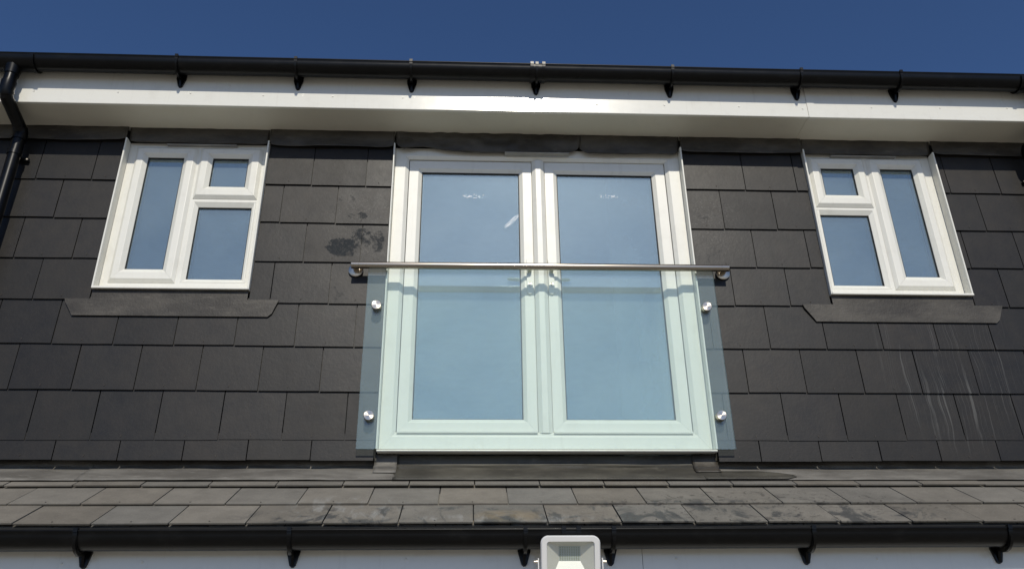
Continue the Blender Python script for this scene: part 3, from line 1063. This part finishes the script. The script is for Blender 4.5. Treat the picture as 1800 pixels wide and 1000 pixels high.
# ------------------------------------------------------------------ gutters
def gutter(label, yc, zc, r, xa, xb, brackets, unions, back_y, seed, plate_bottom):
    gt = thing('gutter', label, 'gutter', (0, 0, 0))
    bm = bmesh.new()
    prof = []
    # outer skin from front lip round to back lip, then inner skin back
    ns = 22
    for i in range(ns + 1):
        t = math.pi + math.pi * i / ns
        prof.append((yc + r * math.cos(t), zc + r * math.sin(t)))
    prof.append((yc + r, zc + 0.012))
    prof.append((yc + r - 0.003, zc + 0.012))
    ri = r - 0.003
    for i in range(ns + 1):
        t = 2 * math.pi - math.pi * i / ns
        prof.append((yc + ri * math.cos(t), zc + ri * math.sin(t)))
    for i in range(9):
        t = math.radians(-20 + 250 * i / 8)
        prof.append((yc - r - 0.0010 + 0.0044 * math.cos(t), zc + 0.0105 + 0.0044 * math.sin(t)))
    k = len(prof)
    nx = int((xb - xa) / 0.12)
    rings = []
    for i in range(nx + 1):
        x = xa + (xb - xa) * i / nx
        dz = 0.0018 * noise.noise(Vector((x * 0.9, seed, 0))) 
        dy = 0.0018 * noise.noise(Vector((x * 1.1, seed, 5)))
        rings.append([bm.verts.new((x, p[0] + dy, p[1] + dz)) for p in prof])
    for A, B in zip(rings, rings[1:]):
        for j in range(k):
            bm.faces.new((A[j], A[(j + 1) % k], B[(j + 1) % k], B[j]))
    bm.faces.new(rings[0]); bm.faces.new(rings[-1][::-1])
    finish('trough', bm, BLACK, gt, smooth=True)
    # bracket prototype around x=0
    def strap(bm, x0, x1, ra, rb, t0=math.pi * 0.985, t1=math.pi * 1.98, lip=True):
        A = []; 
        n_ = 18
        o_ = [(yc + rb * math.cos(t0 + (t1 - t0) * i / n_), zc + rb * math.sin(t0 + (t1 - t0) * i / n_)) for i in range(n_ + 1)]
        i_ = [(yc + ra * math.cos(t0 + (t1 - t0) * i / n_), zc + ra * math.sin(t0 + (t1 - t0) * i / n_)) for i in range(n_ + 1)]
        pts = o_ + i_[::-1]
        if lip:
            pts += [(yc - ra - 0.001, zc + 0.016), (yc - ra + 0.010, zc + 0.0165), (yc - ra + 0.010, zc + 0.0205), (yc - rb - 0.004, zc + 0.0205), (yc - rb - 0.004, zc + 0.004)]
        prism(bm, pts, 'x', x0, x1)
    bm = bmesh.new()
    strap(bm, -0.0085, 0.0085, r + 0.0025, r + 0.0065)
    # raised middle rib sweeping down to the back plate foot
    rb = r + 0.0165
    ribo, ribi = [], []
    for i in range(15):
        t = math.pi * 1.10 + (math.pi * 0.62) * i / 14
        kk = math.sin(math.pi * i / 14 * 0.5)
        ro = r + 0.008 + 0.012 * kk
        ribo.append((yc + ro * math.cos(t), zc + ro * math.sin(t)))
        ribi.append((yc + (r + 0.004) * math.cos(t), zc + (r + 0.004) * math.sin(t)))
    pb = plate_bottom
    ribo.append((back_y - 0.012, pb + 0.002))
    ribo.append((back_y - 0.001, pb - 0.004))
    ribi = [p for p in ribi if True]
    prism(bm, ribo + [(back_y - 0.001, zc - 0.03)] + ribi[::-1], 'x', -0.0055, 0.0055)
    # tapered back plate on the fascia, wide at the trough and rounded at its foot
    zt = zc + 0.0
    pl = [(-0.027, zt), (0.027, zt), (0.026, zc - r + 0.004), (0.0135, pb + 0.0105)]
    for i in range(1, 6):
        t = -math.pi * i / 6
        pl.append((0.0135 * math.cos(t), pb + 0.0105 + 0.0135 * math.sin(t)))
    pl += [(-0.0135, pb + 0.0105), (-0.026, zc - r + 0.004)]
    prism(bm, pl, 'y', back_y - 0.012, back_y - 0.0004)
    br0 = finish('bracket', bm, BLACK, gt, smooth=True, loc=(brackets[0], 0, 0))
    for x in brackets[1:]:
        c = br0.copy()
        COL.objects.link(c)
        c.parent = gt
        c.location = (x, 0, 0)
    for (xa_, xb_) in unions:
        bm = bmesh.new()
        strap(bm, xa_ + 0.004, xb_ - 0.004, r + 0.0012, r + 0.0042, lip=False)
        for xx in (xa_, xb_):
            strap(bm, xx - 0.009, xx + 0.009, r + 0.0042, r + 0.0075)
        finish('union', bm, BLACK, gt, smooth=True)
    return gt

UY, UZ, RR = -0.299, 2.062, 0.056
gutter('black half-round gutter along the top edge, against the blue sky', UY, UZ, RR, XL - 0.05, XR + 0.05,
       [-1.787, -1.133, -0.492, 0.218, 0.993, 1.740, 2.326, -3.4], [(0.190, 0.256)], -0.228, 1, 1.957)
LY, LZ = -0.632, -0.5735
gutter('black scuffed half-round gutter under the lower slates', LY, LZ, RR, XL - 0.05, XR + 0.05,
       [-2.44, -1.642, -0.834, 0.082, 0.430, 1.231, 2.034, 2.85], [(0.232, 0.290)], -0.557, 2, -0.680)

# ------------------------------------------------------------------ downpipes
def downpipe(x, label, clips):
    dp = thing('downpipe', label, 'downpipe', (x, -0.07, -2.7))
    def P(pts):
        return [(p[0] - x, p[1] + 0.07, p[2] + 2.7) for p in pts]
    R_ = 0.034
    # outlet box on the gutter
    bm = bmesh.new()
    def arc(ra, rb):
        a = [(UY + rb * math.cos(math.pi + math.pi * i / 16), UZ + rb * math.sin(math.pi + math.pi * i / 16)) for i in range(17)]
        b = [(UY + ra * math.cos(math.pi + math.pi * i / 16), UZ + ra * math.sin(math.pi + math.pi * i / 16)) for i in range(17)]
        return a + b[::-1]
    for xa_, xb_, e in ((-0.115, 0.115, 0.0035), (-0.125, -0.104, 0.0085), (0.104, 0.125, 0.0085)):
        pts = [(p[0] + 0.07, p[1] + 2.7) for p in arc(RR + 0.0012, RR + 0.0012 + e)]
        prism(bm, pts, 'x', xa_, xb_)
    tube(bm, P([(x, UY, UZ - RR + 0.012), (x, UY, UZ - RR - 0.045)]), [R_ + 0.010, R_ + 0.0045], 22)
    finish('outlet', bm, BLACK, dp, smooth=True)
    # neck, offset bends and the long drop
    bm = bmesh.new()
    tube(bm, P([(x, UY, 1.98), (x, UY, 1.875)]), R_, 22)
    finish('neck', bm, BLACK, dp, smooth=True)
    bm = bmesh.new()
    tube(bm, P([(x, UY, 1.915), (x, UY, 1.855), (x, UY + 0.010, 1.838)]), R_ + 0.0045, 22)
    tube(bm, P([(x, UY + 0.004, 1.848), (x, UY + 0.018, 1.825), (x, -0.092, 1.765), (x, -0.074, 1.745)]), R_, 22)
    tube(bm, P([(x, -0.092, 1.765), (x, -0.072, 1.742), (x, -0.070, 1.725), (x, -0.070, 1.690)]), R_ + 0.0045, 22)
    finish('offset_bend', bm, BLACK, dp, smooth=True)
    bm = bmesh.new()
    tube(bm, P([(x, -0.070, 1.72), (x, -0.070, -0.05), (x, -0.090, -0.12), (x, -0.62, -0.42)]), R_, 22)
    finish('pipe', bm, BLACK, dp, smooth=True)
    for z in clips:
        bm = bmesh.new()
        tube(bm, P([(x, -0.070, z + 0.012), (x, -0.070, z - 0.012)]), R_ + 0.004, 22)
        bx = P([(x, 0, z)])[0]
        box(bm, -0.052, 0.052, 0.052, 0.066, bx[2] - 0.009, bx[2] + 0.009)
        cl = finish('pipe_clip', bm, BLACK, dp, smooth=True)
        for s in (-1, 1):
            bm = bmesh.new()
            tube(bm, [(s * 0.0455, 0.0522, bx[2] - 0.001), (s * 0.0455, 0.046, bx[2] - 0.001)], [0.0060, 0.0046], 10)
            finish('screw', bm, CHROME, cl, smooth=True)
downpipe(-2.682, 'black downpipe with a swan-neck bend at the far left', [1.600, 0.2])
downpipe(3.160, 'black downpipe cut by the right edge of the picture', [1.560, 0.2])

# ------------------------------------------------------------------ glass balustrade
bal = thing('glass_balustrade', 'frameless glass balcony panel with steel handrail across the double doors', 'balustrade', (0.238, -0.033, -0.06))
def B_(bm):
    bmesh.ops.translate(bm, vec=(-0.238, 0.033, 0.06), verts=bm.verts)
GX0, GX1, GB, GT = -0.6905, 1.1715, -0.0595, 0.931
bm = bmesh.new()
vs = box(bm, GX0, GX1, -0.0385, -0.0285, GB, GT)
bm.faces.ensure_lookup_table()
for f in bm.faces:
    f.normal_update()
    f.material_index = 0 if abs(f.normal.y) > 0.5 else 1
B_(bm)
finish('glass_panel', bm, [BALGLASS, GEDGE], bal)
RY, RX0, RX1, RRD = -0.0615, -0.778, 1.253, 0.0190
def rz(x):
    return 0.9305 + 0.005 * (x - RX0) / (RX1 - RX0)
bm = bmesh.new()
tube(bm, [(RX0 + 0.040, RY, rz(RX0 + 0.04)), (RX1 - 0.040, RY, rz(RX1 - 0.04))], RRD, 32)
B_(bm)
finish('handrail', bm, STEEL, bal, smooth=True)
for s, xe in ((1, RX0), (-1, RX1)):
    z = rz(xe)
    bm = bmesh.new()
    tube(bm, [(xe, RY, z), (xe + s * 0.0395, RY, z)], RRD + 0.0006, 32)
    tube(bm, [(xe + s * 0.0195, RY + 0.006, z), (xe + s * 0.0195, -0.006, z)], 0.0165, 26)
    B_(bm)
    finish('end_fitting', bm, STEEL, bal, smooth=True)
    bm = bmesh.new()
    tube(bm, [(xe + s * 0.016, -0.001, z), (xe + s * 0.016, -0.0055, z), (xe + s * 0.016, -0.0075, z)], [0.039, 0.039, 0.036], 32)
    B_(bm)
    finish('wall_flange', bm, STEELY, bal, smooth=True)
    bm = bmesh.new()
    tube(bm, [(xe + s * 0.047, -0.001, z + 0.001), (xe + s * 0.047, -0.026, z + 0.001), (xe + s * 0.047, -0.029, z + 0.001)], [0.0095, 0.0095, 0.007], 18)
    B_(bm)
    finish('glass_clip', bm, STEELY, bal, smooth=True)
for (x, z) in ((-0.634, 0.700), (-0.636, 0.103), (1.1095, 0.707), (1.1135, 0.108)):
    bm = bmesh.new()
    tube(bm, [(0, 0.0315, 0), (0, 0.0050, 0)], 0.0235, 28)
    tube(bm, [(0, -0.0060, 0), (0, -0.0270, 0), (0, -0.0295, 0)], [0.0255, 0.0255, 0.0235], 32)
    bs = finish('standoff_boss', bm, STEELY, bal, smooth=True, loc=(x - 0.238, 0.0, z + 0.06))

# ------------------------------------------------------------------ floodlight
FLX, FLY, FLZ = 0.2475, -0.735, -0.705
fl = thing('floodlight', 'pale grey square floodlight in front of the lower gutter', 'floodlight', (FLX, FLY, FLZ))
tiltf = math.radians(14)
def FM(bm):
    # local front face looks along -Y; lean so that it faces down a little
    bmesh.ops.rotate(bm, cent=(0, 0, 0), matrix=Matrix.Rotation(tiltf, 3, 'X'), verts=bm.verts)
def rrect(w, h, r, n_=5):
    pts = []
    for cx, cz, a0 in ((w - r, h - r, 0), (-w + r, h - r, 90), (-w + r, -h + r, 180), (w - r, -h + r, 270)):
        for i in range(n_ + 1):
            t = math.radians(a0 + 90 * i / n_)
            pts.append((cx + r * math.cos(t), cz + r * math.sin(t)))
    return pts
def loft(bm, loops, mi=0, cap0=False, cap1=False):
    R = [[bm.verts.new(p) for p in lp] for lp in loops]
    for A, Bq in zip(R, R[1:]):
        k = len(A)
        for i in range(k):
            bm.faces.new((A[i], A[(i + 1) % k], Bq[(i + 1) % k], Bq[i])).material_index = mi
    if cap0:
        bm.faces.new(R[0][::-1]).material_index = mi
    if cap1:
        bm.faces.new(R[-1]).material_index = mi
HW, HH = 0.112, 0.108
def rl(w, h, r, y, bulge=0.0):
    out = []
    for (x, z) in rrect(w, h, r):
        xx = x * (1 + bulge * (1 - (z / h) ** 2))
        out.append((xx, y, z))
    return out
bm = bmesh.new()
loft(bm, [rl(HW - 0.03, HH - 0.03, 0.02, 0.050), rl(HW - 0.006, HH - 0.006, 0.022, 0.020), rl(HW, HH, 0.026, 0.0, 0.04), rl(HW, HH, 0.026, -0.014, 0.04), rl(HW - 0.004, HH - 0.004, 0.024, -0.020, 0.04), rl(HW - 0.021, HH - 0.021, 0.010, -0.020, 0.03), rl(HW - 0.023, HH - 0.023, 0.009, -0.012, 0.03)], cap0=True)
FM(bm)
finish('housing', bm, LAMPWHITE, fl, smooth=True)
bm = bmesh.new()
w1, h1 = HW - 0.022, HH - 0.022
w2, hb, ht = 0.0415, 0.012, 0.067
for i in range(4):
    c = [(-w1, -h1), (w1, -h1), (w1, h1), (-w1, h1)]
    d = [(-w2, hb), (w2, hb), (w2, ht), (-w2, ht)]
    a, b = i, (i + 1) % 4
    bm.faces.new([bm.verts.new(p) for p in ((c[a][0], -0.012, c[a][1]), (c[b][0], -0.012, c[b][1]), (d[b][0], 0.024, d[b][1]), (d[a][0], 0.024, d[a][1]))])
FM(bm)
ref = finish('reflector', bm, REFLECTOR, fl)
md = ref.modifiers.new('thick', 'SOLIDIFY'); md.thickness = 0.0012; md.offset = -1
bm = bmesh.new()
box(bm, -w2, w2, 0.0245, 0.027, hb, ht)
FM(bm)
board = finish('led_board', bm, LEDCHIP, fl)
bm = bmesh.new()
for i in range(9):
    for j in range(8):
        cx, cz = -w2 + 0.006 + i * (2 * w2 - 0.012) / 8, hb + 0.005 + j * (ht - hb - 0.010) / 7
        box(bm, cx - 0.0022, cx + 0.0022, 0.0232, 0.0246, cz - 0.0022, cz + 0.0022)
FM(bm)
leds = finish('led_chips', bm, simple('led_yellow_green', (0.34, 0.36, 0.28), 0.3), board)
leds['kind'] = 'stuff'
bm = bmesh.new()
box(bm, -w1 + 0.001, w1 - 0.001, -0.0150, -0.0125, -h1 + 0.001, h1 - 0.001)
FM(bm)
finish('cover_glass', bm, make_pane('lamp_cover_glass', 1.35, (0.97, 0.98, 0.97), 0.01), fl)
bm = bmesh.new()
for s in (-1, 1):
    box(bm, s * 0.1225 - 0.0018, s * 0.1225 + 0.0018, -0.010, 0.010, -0.055, 0.024)
    prism(bm, [(-0.010, -0.050), (0.010, -0.055), (0.172, -0.075), (0.172, -0.055)], 'x', s * 0.1225 - 0.0018, s * 0.1225 + 0.0018)
box(bm, -0.1243, 0.1243, 0.172, 0.1765, -0.075, -0.045)
finish('yoke', bm, LAMPWHITE, fl)
for s in (-1, 1):
    bm = bmesh.new()
    tube(bm, [(s * 0.1243, 0, 0.012), (s * 0.1300, 0, 0.012), (s * 0.1302, 0, 0.012), (s * 0.1385, 0, 0.012), (s * 0.1395, 0, 0.012)], [0.0065, 0.0065, 0.0045, 0.0045, 0.003], 12)
    finish('yoke_bolt', bm, CHROME, fl, smooth=True)

# ------------------------------------------------------------------ scrap of moss on the gutter lip
bm = bmesh.new()
bmesh.ops.create_icosphere(bm, subdivisions=3, radius=0.012)
for v in bm.verts:
    v.co *= 1 + 0.45 * noise.noise(v.co * 120)
    v.co.z *= 0.8
    v.co.x *= 1.1
ms = finish('moss_clump', bm, MOSS, None, smooth=True, loc=(0.052, -0.338, 2.079))
ms['label'] = 'tiny brown scrap of moss on the top gutter rim'
ms['category'] = 'moss'
